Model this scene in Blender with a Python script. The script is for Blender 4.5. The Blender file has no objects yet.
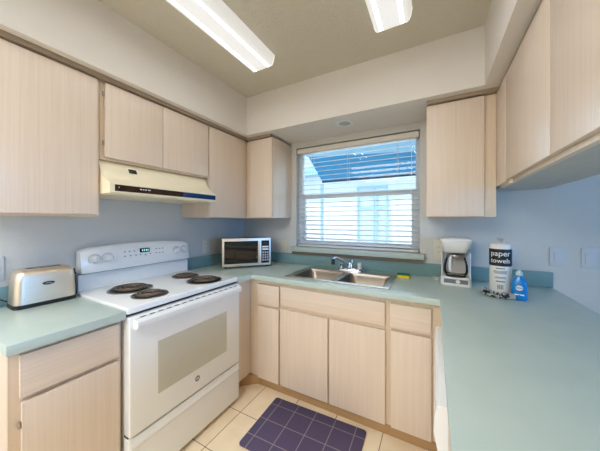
import bpy, bmesh, math, random
from mathutils import Vector, Matrix, noise
random.seed(7)
S = bpy.context.scene
COL = S.collection
PI = math.pi

# ------------------------------------------------------------------ camera
cam_d = bpy.data.cameras.new('camera')
cam_d.sensor_width = 36.0
cam_d.lens = 247.1 / 600 * 36
cam_d.shift_y = -4.9 / 600
cam_d.clip_start = 0.02
cam = bpy.data.objects.new('camera', cam_d)
cam.location = (1.935, -2.201, 1.35)
cam.rotation_euler = (PI / 2, 0, math.radians(28.476))
COL.objects.link(cam)
S.camera = cam

# ------------------------------------------------------------------ world, daylight, exposure
W = bpy.data.worlds.new('world')
S.world = W
W.use_nodes = True
bg = W.node_tree.nodes['Background']
bg.inputs['Color'].default_value = (0.62, 0.84, 1.0, 1)
bg.inputs['Strength'].default_value = 1.3

def area(name, loc, target, sx, sy, power, color):
    l = bpy.data.lights.new(name, 'AREA')
    l.shape = 'RECTANGLE'; l.size = sx; l.size_y = sy
    l.energy = power; l.color = color
    o = bpy.data.objects.new(name, l)
    o.location = loc
    o.rotation_euler = (Vector(target) - Vector(loc)).to_track_quat('-Z', 'Y').to_euler()
    COL.objects.link(o)
    return o

# daylight from an added, unseen dining side window and through the kitchen window
area('added_dining_daylight', (5.69, -2.4, 1.5), (0.0, -1.2, 1.1), 1.1, 1.1, 70, (0.09, 0.41, 1.0))
# overhead fill added behind the camera, out of view
area('rear_fill_light', (0.95, -3.8, 2.46), (0.95, -3.8, 0.0), 1.5, 2.3, 72, (0.90, 0.95, 1.0))
area('daylight_window', (1.26, 0.45, 1.62), (1.26, -2.0, 1.1), 1.1, 0.8, 8, (0.72, 0.87, 1.0))

sun_d = bpy.data.lights.new('sun', 'SUN'); sun_d.energy = 3.0; sun_d.angle = math.radians(2); sun_d.color = (1.0, 0.96, 0.9)
sun = bpy.data.objects.new('sun', sun_d); sun.location = (0, 0, 6)
sun.rotation_euler = Vector((0.55, 0.38, -0.78)).to_track_quat('-Z', 'Y').to_euler(); COL.objects.link(sun)

S.view_settings.view_transform = 'Standard'
S.view_settings.look = 'None'
S.view_settings.gamma = 1
S.view_settings.use_curve_mapping = False
S.view_settings.exposure = 0.32
S.cycles.max_bounces = 8
S.cycles.diffuse_bounces = 5
S.cycles.glossy_bounces = 4
S.cycles.transmission_bounces = 8
S.cycles.transparent_max_bounces = 12
S.cycles.caustics_reflective = False
S.cycles.caustics_refractive = False
S.cycles.sample_clamp_indirect = 4.0
S.cycles.use_denoising = True

# ------------------------------------------------------------------ materials
def lin(c):
    return tuple(((v / 255) / 12.92 if v / 255 <= 0.04045 else ((v / 255 + 0.055) / 1.055) ** 2.4) for v in c) + (1,)

def mat(name, rgb, rough=0.5, metal=0.0, spec=0.5, var=0.03, scale=18, bump=0.0, bscale=60, emit=0, aniso=None):
    m = bpy.data.materials.new(name); m.use_nodes = True
    nt = m.node_tree; N = nt.nodes; L = nt.links
    b = N['Principled BSDF']
    tc = N.new('ShaderNodeTexCoord')
    src = tc.outputs['Object']
    if aniso:
        mp = N.new('ShaderNodeMapping'); mp.inputs['Scale'].default_value = aniso
        L.new(src, mp.inputs['Vector']); src = mp.outputs['Vector']
    nz = N.new('ShaderNodeTexNoise'); nz.inputs['Scale'].default_value = scale; nz.inputs['Detail'].default_value = 4
    L.new(src, nz.inputs['Vector'])
    mx = N.new('ShaderNodeMix'); mx.data_type = 'RGBA'
    c = lin(rgb)
    mx.inputs['A'].default_value = tuple(max(0, v * (1 - var * 2)) for v in c[:3]) + (1,)
    mx.inputs['B'].default_value = tuple(min(1, v * (1 + var * 2)) for v in c[:3]) + (1,)
    L.new(nz.outputs['Fac'], mx.inputs['Factor'])
    L.new(mx.outputs['Result'], b.inputs['Base Color'])
    b.inputs['Roughness'].default_value = rough
    b.inputs['Metallic'].default_value = metal
    b.inputs['Specular IOR Level'].default_value = spec
    if bump:
        n2 = N.new('ShaderNodeTexNoise'); n2.inputs['Scale'].default_value = bscale; n2.inputs['Detail'].default_value = 3
        L.new(src, n2.inputs['Vector'])
        bp = N.new('ShaderNodeBump'); bp.inputs['Strength'].default_value = bump; bp.inputs['Distance'].default_value = 0.01
        L.new(n2.outputs['Fac'], bp.inputs['Height']); L.new(bp.outputs['Normal'], b.inputs['Normal'])
    if emit:
        L.new(mx.outputs['Result'], b.inputs['Emission Color']); b.inputs['Emission Strength'].default_value = emit
    return m

def wood(name, light, dark, grain='z', rough=0.3):
    """pale whitewashed oak laminate: fine streaks running along one axis"""
    m = bpy.data.materials.new(name); m.use_nodes = True
    nt = m.node_tree; N = nt.nodes; L = nt.links
    b = N['Principled BSDF']
    tc = N.new('ShaderNodeTexCoord')
    def streak(fine, along, detail):
        mp = N.new('ShaderNodeMapping')
        mp.inputs['Scale'].default_value = {'z': (fine, fine, along), 'x': (along, fine, fine), 'y': (fine, along, fine)}[grain]
        L.new(tc.outputs['Object'], mp.inputs['Vector'])
        n = N.new('ShaderNodeTexNoise'); n.inputs['Scale'].default_value = 1; n.inputs['Detail'].default_value = detail
        n.inputs['Roughness'].default_value = 0.6
        L.new(mp.outputs['Vector'], n.inputs['Vector'])
        return n.outputs['Fac']
    a = streak(150, 2.2, 3); c = streak(34, 0.9, 2)
    mul = N.new('ShaderNodeMath'); mul.operation = 'ADD'
    half = N.new('ShaderNodeMath'); half.operation = 'MULTIPLY_ADD'; half.inputs[1].default_value = 0.5; half.inputs[2].default_value = 0.25
    L.new(c, half.inputs[0])
    L.new(a, mul.inputs[0]); L.new(half.outputs[0], mul.inputs[1])
    rp = N.new('ShaderNodeValToRGB')
    rp.color_ramp.elements[0].position = 0.45; rp.color_ramp.elements[0].color = lin(dark)
    rp.color_ramp.elements[1].position = 1.0; rp.color_ramp.elements[1].color = lin(light)
    hv = N.new('ShaderNodeMath'); hv.operation = 'MULTIPLY'; hv.inputs[1].default_value = 0.72
    L.new(mul.outputs[0], hv.inputs[0]); L.new(hv.outputs[0], rp.inputs['Fac'])
    L.new(rp.outputs['Color'], b.inputs['Base Color'])
    b.inputs['Roughness'].default_value = rough
    b.inputs['Specular IOR Level'].default_value = 0.4
    return m

def tile_floor():
    m = bpy.data.materials.new('floor_tile'); m.use_nodes = True
    nt = m.node_tree; N = nt.nodes; L = nt.links
    b = N['Principled BSDF']
    geo = N.new('ShaderNodeTexCoord')
    mp = N.new('ShaderNodeMapping'); mp.inputs['Location'].default_value = (-0.735 + 0.305 * 3, 0.87 + 0.305 * 20, 0)
    L.new(geo.outputs['Object'], mp.inputs['Vector'])
    br = N.new('ShaderNodeTexBrick')
    br.offset = 0; br.squash = 1
    br.inputs['Scale'].default_value = 1
    br.inputs['Brick Width'].default_value = 0.305; br.inputs['Row Height'].default_value = 0.305
    br.inputs['Mortar Size'].default_value = 0.0022; br.inputs['Mortar Smooth'].default_value = 0.2
    br.inputs['Color1'].default_value = lin((254, 237, 208)); br.inputs['Color2'].default_value = lin((250, 230, 198))
    br.inputs['Mortar'].default_value = lin((96, 74, 50))
    L.new(mp.outputs['Vector'], br.inputs['Vector'])
    nz = N.new('ShaderNodeTexNoise'); nz.inputs['Scale'].default_value = 7; nz.inputs['Detail'].default_value = 5
    L.new(geo.outputs['Object'], nz.inputs['Vector'])
    mx = N.new('ShaderNodeMix'); mx.data_type = 'RGBA'; mx.blend_type = 'MULTIPLY'; mx.inputs['Factor'].default_value = 1
    rp = N.new('ShaderNodeValToRGB')
    rp.color_ramp.elements[0].position = 0.3; rp.color_ramp.elements[0].color = (0.90, 0.87, 0.82, 1)
    rp.color_ramp.elements[1].position = 0.7; rp.color_ramp.elements[1].color = (1, 1, 1, 1)
    L.new(nz.outputs['Fac'], rp.inputs['Fac'])
    L.new(br.outputs['Color'], mx.inputs['A']); L.new(rp.outputs['Color'], mx.inputs['B'])
    L.new(mx.outputs['Result'], b.inputs['Base Color'])
    b.inputs['Roughness'].default_value = 0.38
    return m

def glass(name, tint=(0.95, 0.98, 1.0, 1), ior=1.45):
    m = bpy.data.materials.new(name); m.use_nodes = True
    nt = m.node_tree; N = nt.nodes; L = nt.links
    N.remove(N['Principled BSDF'])
    tr = N.new('ShaderNodeBsdfTransparent'); tr.inputs['Color'].default_value = tint
    gl = N.new('ShaderNodeBsdfGlossy'); gl.inputs['Roughness'].default_value = 0.02
    fr = N.new('ShaderNodeFresnel'); fr.inputs['IOR'].default_value = ior
    ms = N.new('ShaderNodeMixShader')
    L.new(fr.outputs[0], ms.inputs[0]); L.new(tr.outputs[0], ms.inputs[1]); L.new(gl.outputs[0], ms.inputs[2])
    L.new(ms.outputs[0], N['Material Output'].inputs['Surface'])
    return m

def lamp_lens(name, bright, dim, edge):
    """ribbed acrylic wrap lens glowing over two tubes that run along y (local x = 0 is the middle)"""
    m = bpy.data.materials.new(name); m.use_nodes = True
    nt = m.node_tree; N = nt.nodes; L = nt.links
    b = N['Principled BSDF']
    b.inputs['Base Color'].default_value = (0.25, 0.25, 0.24, 1); b.inputs['Roughness'].default_value = 0.3
    tc = N.new('ShaderNodeTexCoord'); sp = N.new('ShaderNodeSeparateXYZ')
    L.new(tc.outputs['Object'], sp.inputs[0])
    ab = N.new('ShaderNodeMath'); ab.operation = 'ABSOLUTE'; L.new(sp.outputs['X'], ab.inputs[0])
    mr = N.new('ShaderNodeMapRange'); mr.inputs['From Max'].default_value = 0.1; L.new(ab.outputs[0], mr.inputs['Value'])
    rp = N.new('ShaderNodeValToRGB'); e = rp.color_ramp.elements
    e[0].position = 0.0; e[0].color = (dim, dim * .985, dim * .95, 1)
    e[1].position = 0.97; e[1].color = (edge, edge * .97, edge * .9, 1)
    for p_, q_ in ((0.44, dim), (0.49, bright), (0.61, bright), (0.66, dim)):
        x = e.new(p_); x.color = (q_ * .95, q_ * .98, q_, 1) if q_ == bright else (q_, q_ * .985, q_ * .95, 1)
    L.new(mr.outputs[0], rp.inputs['Fac'])
    L.new(rp.outputs['Color'], b.inputs['Emission Color'])
    b.inputs['Emission Strength'].default_value = LAMP
    return m

LAMP = 1.12
M = {}
M['wood'] = wood('pale_oak_laminate', (232, 215, 198), (218, 198, 178), 'z')
M['wood_h'] = wood('pale_oak_laminate_level_grain', (232, 215, 198), (218, 198, 178), 'y')
M['wood_hx'] = wood('pale_oak_laminate_cross_grain', (232, 215, 198), (218, 198, 178), 'x')
M['wood_edge'] = wood('oak_face_frame', (230, 210, 186), (214, 192, 166), 'z')
M['wood_trim'] = wood('oak_trim', (176, 158, 138), (150, 132, 114), 'y')
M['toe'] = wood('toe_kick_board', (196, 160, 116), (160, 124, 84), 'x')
M['sill_shade'] = wood('brown_sill_underside_and_shade', (130, 112, 94), (100, 86, 70), 'x')  # raw sill underside plus shade on the wall below, put into the colour
M['under'] = mat('cabinet_underside_laminate', (196, 192, 186), 0.5, var=0.05)
M['counter'] = mat('seafoam_laminate', (185, 199, 190), 0.33, var=0.035, scale=9)
M['splash_shaded'] = mat('shaded_backsplash_laminate', (120, 151, 149), 0.36, var=0.035, scale=9)  # worktop laminate darkened, shade under the cabinets painted into its colour
M['wall'] = mat('pale_wall_paint', (208, 206, 200), 0.7, var=0.01, bump=0.12, bscale=90)
M['soffit'] = mat('cream_bulkhead_paint', (228, 221, 213), 0.7, var=0.01, bump=0.1, bscale=90)
M['ceiling'] = mat('textured_ceiling_paint', (208, 200, 184), 0.85, var=0.02, bump=0.35, bscale=75)
M['floor'] = tile_floor()
M['enamel'] = mat('white_enamel', (238, 238, 236), 0.22, var=0.005)
M['white_plastic'] = mat('white_plastic', (235, 234, 230), 0.38, var=0.008)
M['plate'] = mat('pale_grey_plate', (206, 208, 210), 0.45, var=0.01)
M['ivory'] = mat('ivory_plastic', (220, 212, 194), 0.4, var=0.01)
M['almond'] = mat('almond_enamel', (246, 233, 200), 0.28, var=0.01)
M['knobgrey'] = mat('off_white_knob', (226, 225, 222), 0.35)
M['dial'] = mat('pale_dial_ring', (196, 198, 200), 0.5)
M['black'] = mat('black_plastic', (22, 21, 21), 0.3)
M['blackgloss'] = mat('black_gloss', (10, 10, 12), 0.06, spec=0.7)
M['dark'] = mat('dark_gap', (40, 38, 37), 0.6)
M['steel'] = mat('brushed_steel', (240, 224, 202), 0.42, metal=1.0, var=0.05, scale=3, aniso=(2, 2, 140))
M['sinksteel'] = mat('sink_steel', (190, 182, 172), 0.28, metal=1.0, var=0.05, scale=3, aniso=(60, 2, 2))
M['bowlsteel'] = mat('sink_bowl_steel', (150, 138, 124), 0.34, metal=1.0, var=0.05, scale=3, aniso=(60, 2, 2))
M['chrome'] = mat('chrome', (214, 216, 220), 0.09, metal=1.0)
M['coil'] = mat('heating_coil', (104, 90, 76), 0.45, metal=0.3, var=0.15)
M['drip'] = mat('drip_bowl_metal', (150, 142, 132), 0.3, metal=0.9, var=0.1)
M['ovenglass'] = mat('oven_window_pane', (198, 195, 180), 0.16, var=0.02)
M['grey'] = mat('grey_print', (120, 122, 128), 0.5)
M['lgrey'] = mat('pale_grey_plastic', (176, 178, 180), 0.4)
M['white'] = mat('white_print', (240, 240, 240), 0.5)
M['paper'] = mat('white_paper_wrap', (236, 232, 226), 0.4, var=0.02, bump=0.15, bscale=40)
M['blind'] = mat('white_blind_slats', (214, 217, 222), 0.4, var=0.005)
M['valance'] = mat('cream_headrail', (224, 216, 204), 0.5)
M['vinyl'] = mat('white_vinyl_frame', (228, 234, 238), 0.4)
M['cord'] = mat('blind_cord', (232, 228, 216), 0.7)
M['glass'] = glass('clear_glass')
M['carafeglass'] = glass('carafe_glass', (0.98, 0.97, 0.96, 1), 1.22)
M['coffee'] = mat('brown_warming_plate', (74, 46, 30), 0.25)
M['soapblue'] = mat('blue_soap_bottle', (0, 128, 200), 0.14, var=0.04, spec=0.6)
M['cap'] = mat('frosted_cap', (196, 214, 214), 0.3)
M['yellow'] = mat('yellow_sponge', (232, 200, 40), 0.9, var=0.08, scale=60)
M['green'] = mat('green_scour_pad', (46, 104, 70), 0.95, var=0.15, scale=90)
M['teal'] = mat('teal_painted_boards', (10, 140, 192), 0.6, var=0.05)
M['paleblue'] = mat('pale_blue_boards', (150, 196, 226), 0.6, var=0.03)
M['navy'] = mat('dark_fascia', (20, 62, 92), 0.6)
M['outwhite'] = mat('white_siding', (240, 242, 244), 0.7)
M['outblue'] = mat('pale_blue_trim', (168, 208, 232), 0.6)
M['outpane'] = mat('pale_window_pane', (206, 226, 238), 0.1)
M['outground'] = mat('outdoor_concrete', (226, 224, 218), 0.9)
M['kick'] = mat('grey_kick_panel', (196, 190, 180), 0.45)
M['lens'] = lamp_lens('glowing_lens', 13.2, 0.54, 0.44)
M['caplens'] = mat('lens_end', (250, 246, 232), 0.35, emit=0.5)
M['hoodglass'] = mat('dark_hood_strip', (44, 26, 18), 0.12)
M['hoodblue'] = mat('dark_blue_hood_strip', (22, 58, 104), 0.1)
M['lcd'] = mat('oven_clock_screen', (14, 16, 16), 0.1)
M['lcddigit'] = mat('clock_digits', (150, 220, 210), 0.5, emit=0.8)

def cloth_material():
    m = bpy.data.materials.new('black_and_white_cloth'); m.use_nodes = True
    nt = m.node_tree; N = nt.nodes; L = nt.links; b = N['Principled BSDF']
    tc = N.new('ShaderNodeTexCoord'); v = N.new('ShaderNodeTexVoronoi'); v.inputs['Scale'].default_value = 85
    L.new(tc.outputs['Object'], v.inputs['Vector'])
    rp = N.new('ShaderNodeValToRGB'); rp.color_ramp.interpolation = 'CONSTANT'
    rp.color_ramp.elements[0].color = lin((40, 44, 50)); rp.color_ramp.elements[1].position = 0.45
    rp.color_ramp.elements[1].color = lin((178, 180, 178))
    sp = N.new('ShaderNodeSeparateColor'); L.new(v.outputs['Color'], sp.inputs[0]); L.new(sp.outputs[0], rp.inputs['Fac'])
    L.new(rp.outputs['Color'], b.inputs['Base Color']); b.inputs['Roughness'].default_value = 0.9
    return m
M['cloth'] = cloth_material()

def mat_material():
    """purple woven mat with thin pale plaid lines"""
    m = bpy.data.materials.new('purple_plaid_mat'); m.use_nodes = True
    nt = m.node_tree; N = nt.nodes; L = nt.links; b = N['Principled BSDF']
    tc = N.new('ShaderNodeTexCoord'); sp = N.new('ShaderNodeSeparateXYZ'); L.new(tc.outputs['Object'], sp.inputs[0])
    def line(axis, off, step, half):
        a = N.new('ShaderNodeMath'); a.operation = 'ADD'; a.inputs[1].default_value = off + step * 40; L.new(sp.outputs[axis], a.inputs[0])
        d = N.new('ShaderNodeMath'); d.operation = 'PINGPONG'; d.inputs[1].default_value = step / 2; L.new(a.outputs[0], d.inputs[0])
        c = N.new('ShaderNodeMath'); c.operation = 'LESS_THAN'; c.inputs[1].default_value = half; L.new(d.outputs[0], c.inputs[0])
        return c.outputs[0]
    lx = line('X', 0.936 - MAT0[0] - 2 * (0.936 - MAT0[0]), 0.139, 0.0028)
    ly = line('Y', 0.0, 0.139, 0.0028)
    o = N.new('ShaderNodeMath'); o.operation = 'MAXIMUM'; L.new(lx, o.inputs[0]); L.new(ly, o.inputs[1])
    nz = N.new('ShaderNodeTexNoise'); nz.inputs['Scale'].default_value = 170; L.new(tc.outputs['Object'], nz.inputs['Vector'])
    mr = N.new('ShaderNodeMapRange'); mr.inputs['To Min'].default_value = 0.25; mr.inputs['To Max'].default_value = 0.6
    L.new(nz.outputs['Fac'], mr.inputs['Value'])
    f = N.new('ShaderNodeMath'); f.operation = 'MULTIPLY'; L.new(o.outputs[0], f.inputs[0]); L.new(mr.outputs[0], f.inputs[1])
    mx = N.new('ShaderNodeMix'); mx.data_type = 'RGBA'
    mx.inputs['A'].default_value = lin((84, 75, 108)); mx.inputs['B'].default_value = lin((196, 184, 176))
    L.new(f.outputs[0], mx.inputs['Factor']); L.new(mx.outputs['Result'], b.inputs['Base Color'])
    b.inputs['Roughness'].default_value = 0.75
    return m

# ------------------------------------------------------------------ mesh helpers
class MB:
    def __init__(s): s.bm = bmesh.new()
    def box(s, x0, x1, y0, y1, z0, z1, bev=0.0, seg=2):
        bm = s.bm
        v = [bm.verts.new((x, y, z)) for x in (x0, x1) for y in (y0, y1) for z in (z0, z1)]
        f = [(0, 1, 3, 2), (4, 6, 7, 5), (0, 4, 5, 1), (2, 3, 7, 6), (0, 2, 6, 4), (1, 5, 7, 3)]
        fs = [bm.faces.new([v[i] for i in q]) for q in f]
        if bev:
            es = list({e for q in fs for e in q.edges})
            bmesh.ops.bevel(bm, geom=es, offset=bev, segments=seg, profile=0.6, affect='EDGES')
        return s
    def loft(s, rings, caps=True):
        bm = s.bm
        R = [[bm.verts.new(p) for p in r] for r in rings]
        n = len(R[0])
        for a, b in zip(R, R[1:]):
            for i in range(n):
                j = (i + 1) % n
                bm.faces.new((a[i], a[j], b[j], b[i]))
        if caps:
            bm.faces.new(list(reversed(R[0]))); bm.faces.new(R[-1])
        return s
    def prism(s, poly, axis, a, b):
        """poly of 2-tuples in the two other axes (in xyz order), extruded along axis from a to b"""
        def P(q, t):
            return {'x': (t, q[0], q[1]), 'y': (q[0], t, q[1]), 'z': (q[0], q[1], t)}[axis]
        return s.loft([[P(q, a) for q in poly], [P(q, b) for q in poly]])
    def lathe(s, prof, c=(0, 0, 0), axis='z', n=28, closed_ends=True):
        rings = []
        for r, t in prof:
            r = max(r, 1e-4)
            ring = []
            for i in range(n):
                a = 2 * PI * i / n
                u, w = r * math.cos(a), r * math.sin(a)
                p = {'z': (u, w, t), 'x': (t, u, w), 'y': (u, t, w)}[axis]
                ring.append((c[0] + p[0], c[1] + p[1], c[2] + p[2]))
            rings.append(ring)
        return s.loft(rings, closed_ends)
    def tube(s, pts, r, n=8, rx=None):
        pts = [Vector(p) for p in pts]
        rings = []; up = None
        for i, p in enumerate(pts):
            t = (pts[min(i + 1, len(pts) - 1)] - pts[max(i - 1, 0)]).normalized()
            if up is None:
                up = t.orthogonal().normalized()
            up = (up - t * up.dot(t))
            up = up.normalized() if up.length > 1e-6 else t.orthogonal().normalized()
            sd = t.cross(up)
            rr = r[i] if isinstance(r, (list, tuple)) else r
            rings.append([tuple(p + up * rr * math.cos(2 * PI * k / n) + sd * rr * math.sin(2 * PI * k / n)) for k in range(n)])
        return s.loft(rings)
    def slab(s, xs, ys, filled, z0, z1, bev=0.0):
        """grid slab with any cells left out, one clean skin"""
        bm = s.bm; V = {}
        def vt(i, j, k):
            if (i, j, k) not in V: V[(i, j, k)] = bm.verts.new((xs[i], ys[j], (z0, z1)[k]))
            return V[(i, j, k)]
        on = lambda i, j: 0 <= i < len(xs) - 1 and 0 <= j < len(ys) - 1 and filled((xs[i] + xs[i + 1]) / 2, (ys[j] + ys[j + 1]) / 2)
        fs = []
        for i in range(len(xs) - 1):
            for j in range(len(ys) - 1):
                if not on(i, j): continue
                fs.append(bm.faces.new([vt(i, j, 1), vt(i + 1, j, 1), vt(i + 1, j + 1, 1), vt(i, j + 1, 1)]))
                fs.append(bm.faces.new([vt(i, j, 0), vt(i, j + 1, 0), vt(i + 1, j + 1, 0), vt(i + 1, j, 0)]))
                for (di, dj, a, b) in ((-1, 0, (i, j + 1), (i, j)), (1, 0, (i + 1, j), (i + 1, j + 1)), (0, -1, (i, j), (i + 1, j)), (0, 1, (i + 1, j + 1), (i, j + 1))):
                    if not on(i + di, j + dj):
                        fs.append(bm.faces.new([vt(*a, 0), vt(*b, 0), vt(*b, 1), vt(*a, 1)]))
        bm.normal_update()
        if bev:
            es = [e for e in {e for f in fs for e in f.edges} if len(e.link_faces) == 2 and e.calc_face_angle() > 0.5]
            bmesh.ops.bevel(bm, geom=es, offset=bev, segments=2, profile=0.6, affect='EDGES')
        return s
    def sphere(s, c, r, n=14):
        prof = [(r * math.sin(PI * i / n), -r * math.cos(PI * i / n)) for i in range(n + 1)]
        return s.lathe(prof, c, 'z', 18)
    def mesh(s, name, m, smooth=40):
        bmesh.ops.recalc_face_normals(s.bm, faces=s.bm.faces[:])
        me = bpy.data.meshes.new(name); s.bm.to_mesh(me); s.bm.free()
        me.materials.append(M[m] if isinstance(m, str) else m)
        if smooth:
            me.polygons.foreach_set('use_smooth', [True] * len(me.polygons))
            me.set_sharp_from_angle(angle=math.radians(smooth))
        return me

def world_loc(o):
    v = Vector((0, 0, 0))
    while o is not None:
        v = v + o.location; o = o.parent
    return v

def part(name, mb, m, parent=None, local=False, label=None, kind=None, smooth=40):
    """one mesh object; coordinates are world ones (or the thing's own when local)"""
    me = mb.mesh(name, m, smooth)
    o = bpy.data.objects.new(name, me); COL.objects.link(o)
    if parent is not None:
        o.parent = parent
        if not local:
            me.transform(Matrix.Translation(-world_loc(parent)))
    if label: o['label'] = label
    if kind: o['kind'] = kind
    return o

def thing(name, label, cat, loc=(0, 0, 0), rz=0.0, group=None, kind=None):
    o = bpy.data.objects.new(name, None); COL.objects.link(o)
    o.empty_display_size = 0.05
    o.location = loc; o.rotation_euler = (0, 0, rz)
    o['label'] = label; o['category'] = cat
    if group: o['group'] = group
    if kind: o['kind'] = kind
    return o

def solo(name, mb, m, label, cat, loc, group=None, smooth=40):
    """a thing that is a single mesh, its origin at its base"""
    me = mb.mesh(name, m, smooth); me.transform(Matrix.Translation(-Vector(loc)))
    o = bpy.data.objects.new(name, me); COL.objects.link(o); o.location = loc
    o['label'] = label; o['category'] = cat
    if group: o['group'] = group
    return o

def struct(name, mb, m, label, cat, smooth=0):
    o = part(name, mb, m, smooth=smooth)
    o['kind'] = 'structure'; o['label'] = label; o['category'] = cat
    return o

def text_mesh(body, size, depth=0.0006, bold=0.0):
    cu = bpy.data.curves.new('lettering', 'FONT'); cu.body = body; cu.size = size; cu.align_x = 'CENTER'; cu.align_y = 'CENTER'
    cu.extrude = depth; cu.offset = bold
    o = bpy.data.objects.new('lettering', cu); COL.objects.link(o)
    dg = bpy.context.evaluated_depsgraph_get()
    me = bpy.data.meshes.new_from_object(o.evaluated_get(dg))
    bpy.data.objects.remove(o); bpy.data.curves.remove(cu)
    return me

def text_part(name, me, m, parent, mtx):
    me.transform(mtx); me.materials.clear(); me.materials.append(M[m])
    o = bpy.data.objects.new(name, me); COL.objects.link(o); o.parent = parent
    return o

def rrect(x0, x1, y0, y1, r, z, n=5):
    pts = []
    for cx, cy, a0 in ((x1 - r, y1 - r, 0), (x0 + r, y1 - r, PI / 2), (x0 + r, y0 + r, PI), (x1 - r, y0 + r, 1.5 * PI)):
        for i in range(n + 1):
            a = a0 + PI / 2 * i / n
            pts.append((cx + r * math.cos(a), cy + r * math.sin(a), z))
    return pts

# ------------------------------------------------------------------ room shell
H = 0.914          # counter height
SB, CZ = 2.141, 2.49   # soffit underside, ceiling
XL, XR = 1.964, 2.612  # peninsula counter edges
FX = 5.6               # far wall of the dining side
RY = -5.0              # rear wall
WX0, WX1, WZ0, WZ1 = 0.700, 1.836, 1.088, 2.085   # kitchen window opening

struct('floor', MB().box(0, FX, RY, 0, -0.05, 0), 'floor', 'tan square tile floor with thin dark grout', 'floor')
struct('ceiling', MB().box(0, FX, RY, 0, CZ, CZ + 0.05), 'ceiling', 'textured taupe ceiling above the kitchen', 'ceiling')
struct('wall_left', MB().box(-0.12, 0, RY, 0.0, 0, CZ), 'wall', 'left wall behind the range and toaster', 'wall')
wb = MB().slab([0, WX0, WX1, FX], [0, WZ0, WZ1, CZ], lambda x, z: not (WX0 < x < WX1 and WZ0 < z < WZ1), 0, 0.12)
for v in wb.bm.verts: v.co = Vector((v.co.x, v.co.z, v.co.y))
struct('wall_back', wb, 'wall', 'long back wall with the window above the sink', 'wall')
# dining side: an unseen window added in the far wall lets blue daylight in
wr = MB().slab([RY, -3.0, -1.8, 0.0], [0, 0.9, 2.1, CZ], lambda y, z: not (-3.0 < y < -1.8 and 0.9 < z < 2.1), 0, 0.12)
for v in wr.bm.verts: v.co = Vector((FX + v.co.z, v.co.x, v.co.y))
struct('wall_right', wr, 'wall', 'far wall of the dining side with an added window', 'wall')
struct('wall_rear', MB().box(0, FX, RY - .12, RY, 0, CZ), 'wall', 'rear wall behind the kitchen', 'wall')

# bulkhead above the cabinets on three sides
SX, SD, SR = 0.405, 0.42, 2.197
struct('ceiling_soffit', MB().slab([0.0, SX, SR, 2.66], [-2.7, -SD, -0.0], lambda x, y: y > -SD or x < SX or x > SR, SB, CZ),
       'soffit', 'cream bulkhead running above the cabinets on three sides', 'soffit')
t = struct('trim_1', MB().box(0.33, 0.362, -1.935, -0.362, SB - 0.022, SB), 'wood_trim', 'wood strip under the left bulkhead above the cabinets', 'trim')
t = struct('trim_2', MB().box(0.362, 0.63, -0.362, -0.33, SB - 0.022, SB), 'wood_trim', 'short wood strip above the back cabinet beside the window', 'trim')
t = struct('trim_3', MB().box(1.893, 2.271, -0.362, -0.33, SB - 0.022, SB), 'wood_trim', 'short wood strip above the cabinet right of the window', 'trim')
t = struct('trim_4', MB().box(2.272, 2.304, -2.25, -0.33, SB - 0.022, SB), 'wood_trim', 'wood strip above the hanging cabinets over the peninsula', 'trim')

# kitchen window
win = thing('window_1', 'white single-hung window above the sink', 'window', ((WX0 + WX1) / 2, 0.08, WZ0), kind='structure')
fm = MB()
for a in ((WX0, WX0 + .035, WZ0, WZ1), (WX1 - .035, WX1, WZ0, WZ1)): fm.box(a[0], a[1], 0.068, 0.115, a[2], a[3])
fm.box(WX0 + .035, WX1 - .035, 0.068, 0.115, WZ0, WZ0 + .03); fm.box(WX0 + .035, WX1 - .035, 0.068, 0.115, WZ1 - .03, WZ1)
part('window_frame', fm, 'vinyl', win, smooth=0)
part('meeting_rail', MB().box(WX0 + .035, WX1 - .035, 0.066, 0.105, 1.572, 1.612, .003), 'vinyl', win)
sa = MB()
for x in (WX0 + .035, WX1 - .067): sa.box(x, x + .032, 0.07, 0.1, WZ0 + .03, 1.572)
sa.box(WX0 + .067, WX1 - .067, 0.07, 0.1, WZ0 + .03, WZ0 + .062)
part('lower_sash', sa, 'vinyl', win, smooth=0)
part('upper_pane', MB().box(WX0 + .035, WX1 - .035, 0.094, 0.098, 1.612, WZ1 - .03), 'glass', win, smooth=0)
part('lower_pane', MB().box(WX0 + .067, WX1 - .067, 0.084, 0.088, WZ0 + .062, 1.572), 'glass', win, smooth=0)
sill = part('window_sill', MB().box(0.663, 1.868, -0.06, -0.0005, 1.043, 1.0875, .003), 'counter', win, label='seafoam laminate window sill')
part('sill_shade_strip', MB().box(0.672, 1.862, -0.045, -0.001, 1.0155, 1.042), 'sill_shade', win, smooth=0, label='brown strip painting in the sill underside and the shaded wall below')

w2_ = thing('window_2_added', 'added window, out of view in the far wall of the dining side', 'window', (FX + .03, -2.4, 0.9), kind='structure')
f2 = MB()
for y in (-3.0, -2.42, -1.84): f2.box(FX + .01, FX + .05, y, y + .04, 0.9, 2.1)
for z in (0.9, 2.06):
    for y in (-2.96, -2.38): f2.box(FX + .01, FX + .05, y, y + .54, z, z + .04)
part('window_frame', f2, 'vinyl', w2_, smooth=0)
for y in (-2.96, -2.38): part('pane', MB().box(FX + .028, FX + .032, y, y + .54, .94, 2.06), 'glass', w2_, smooth=0)

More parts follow.
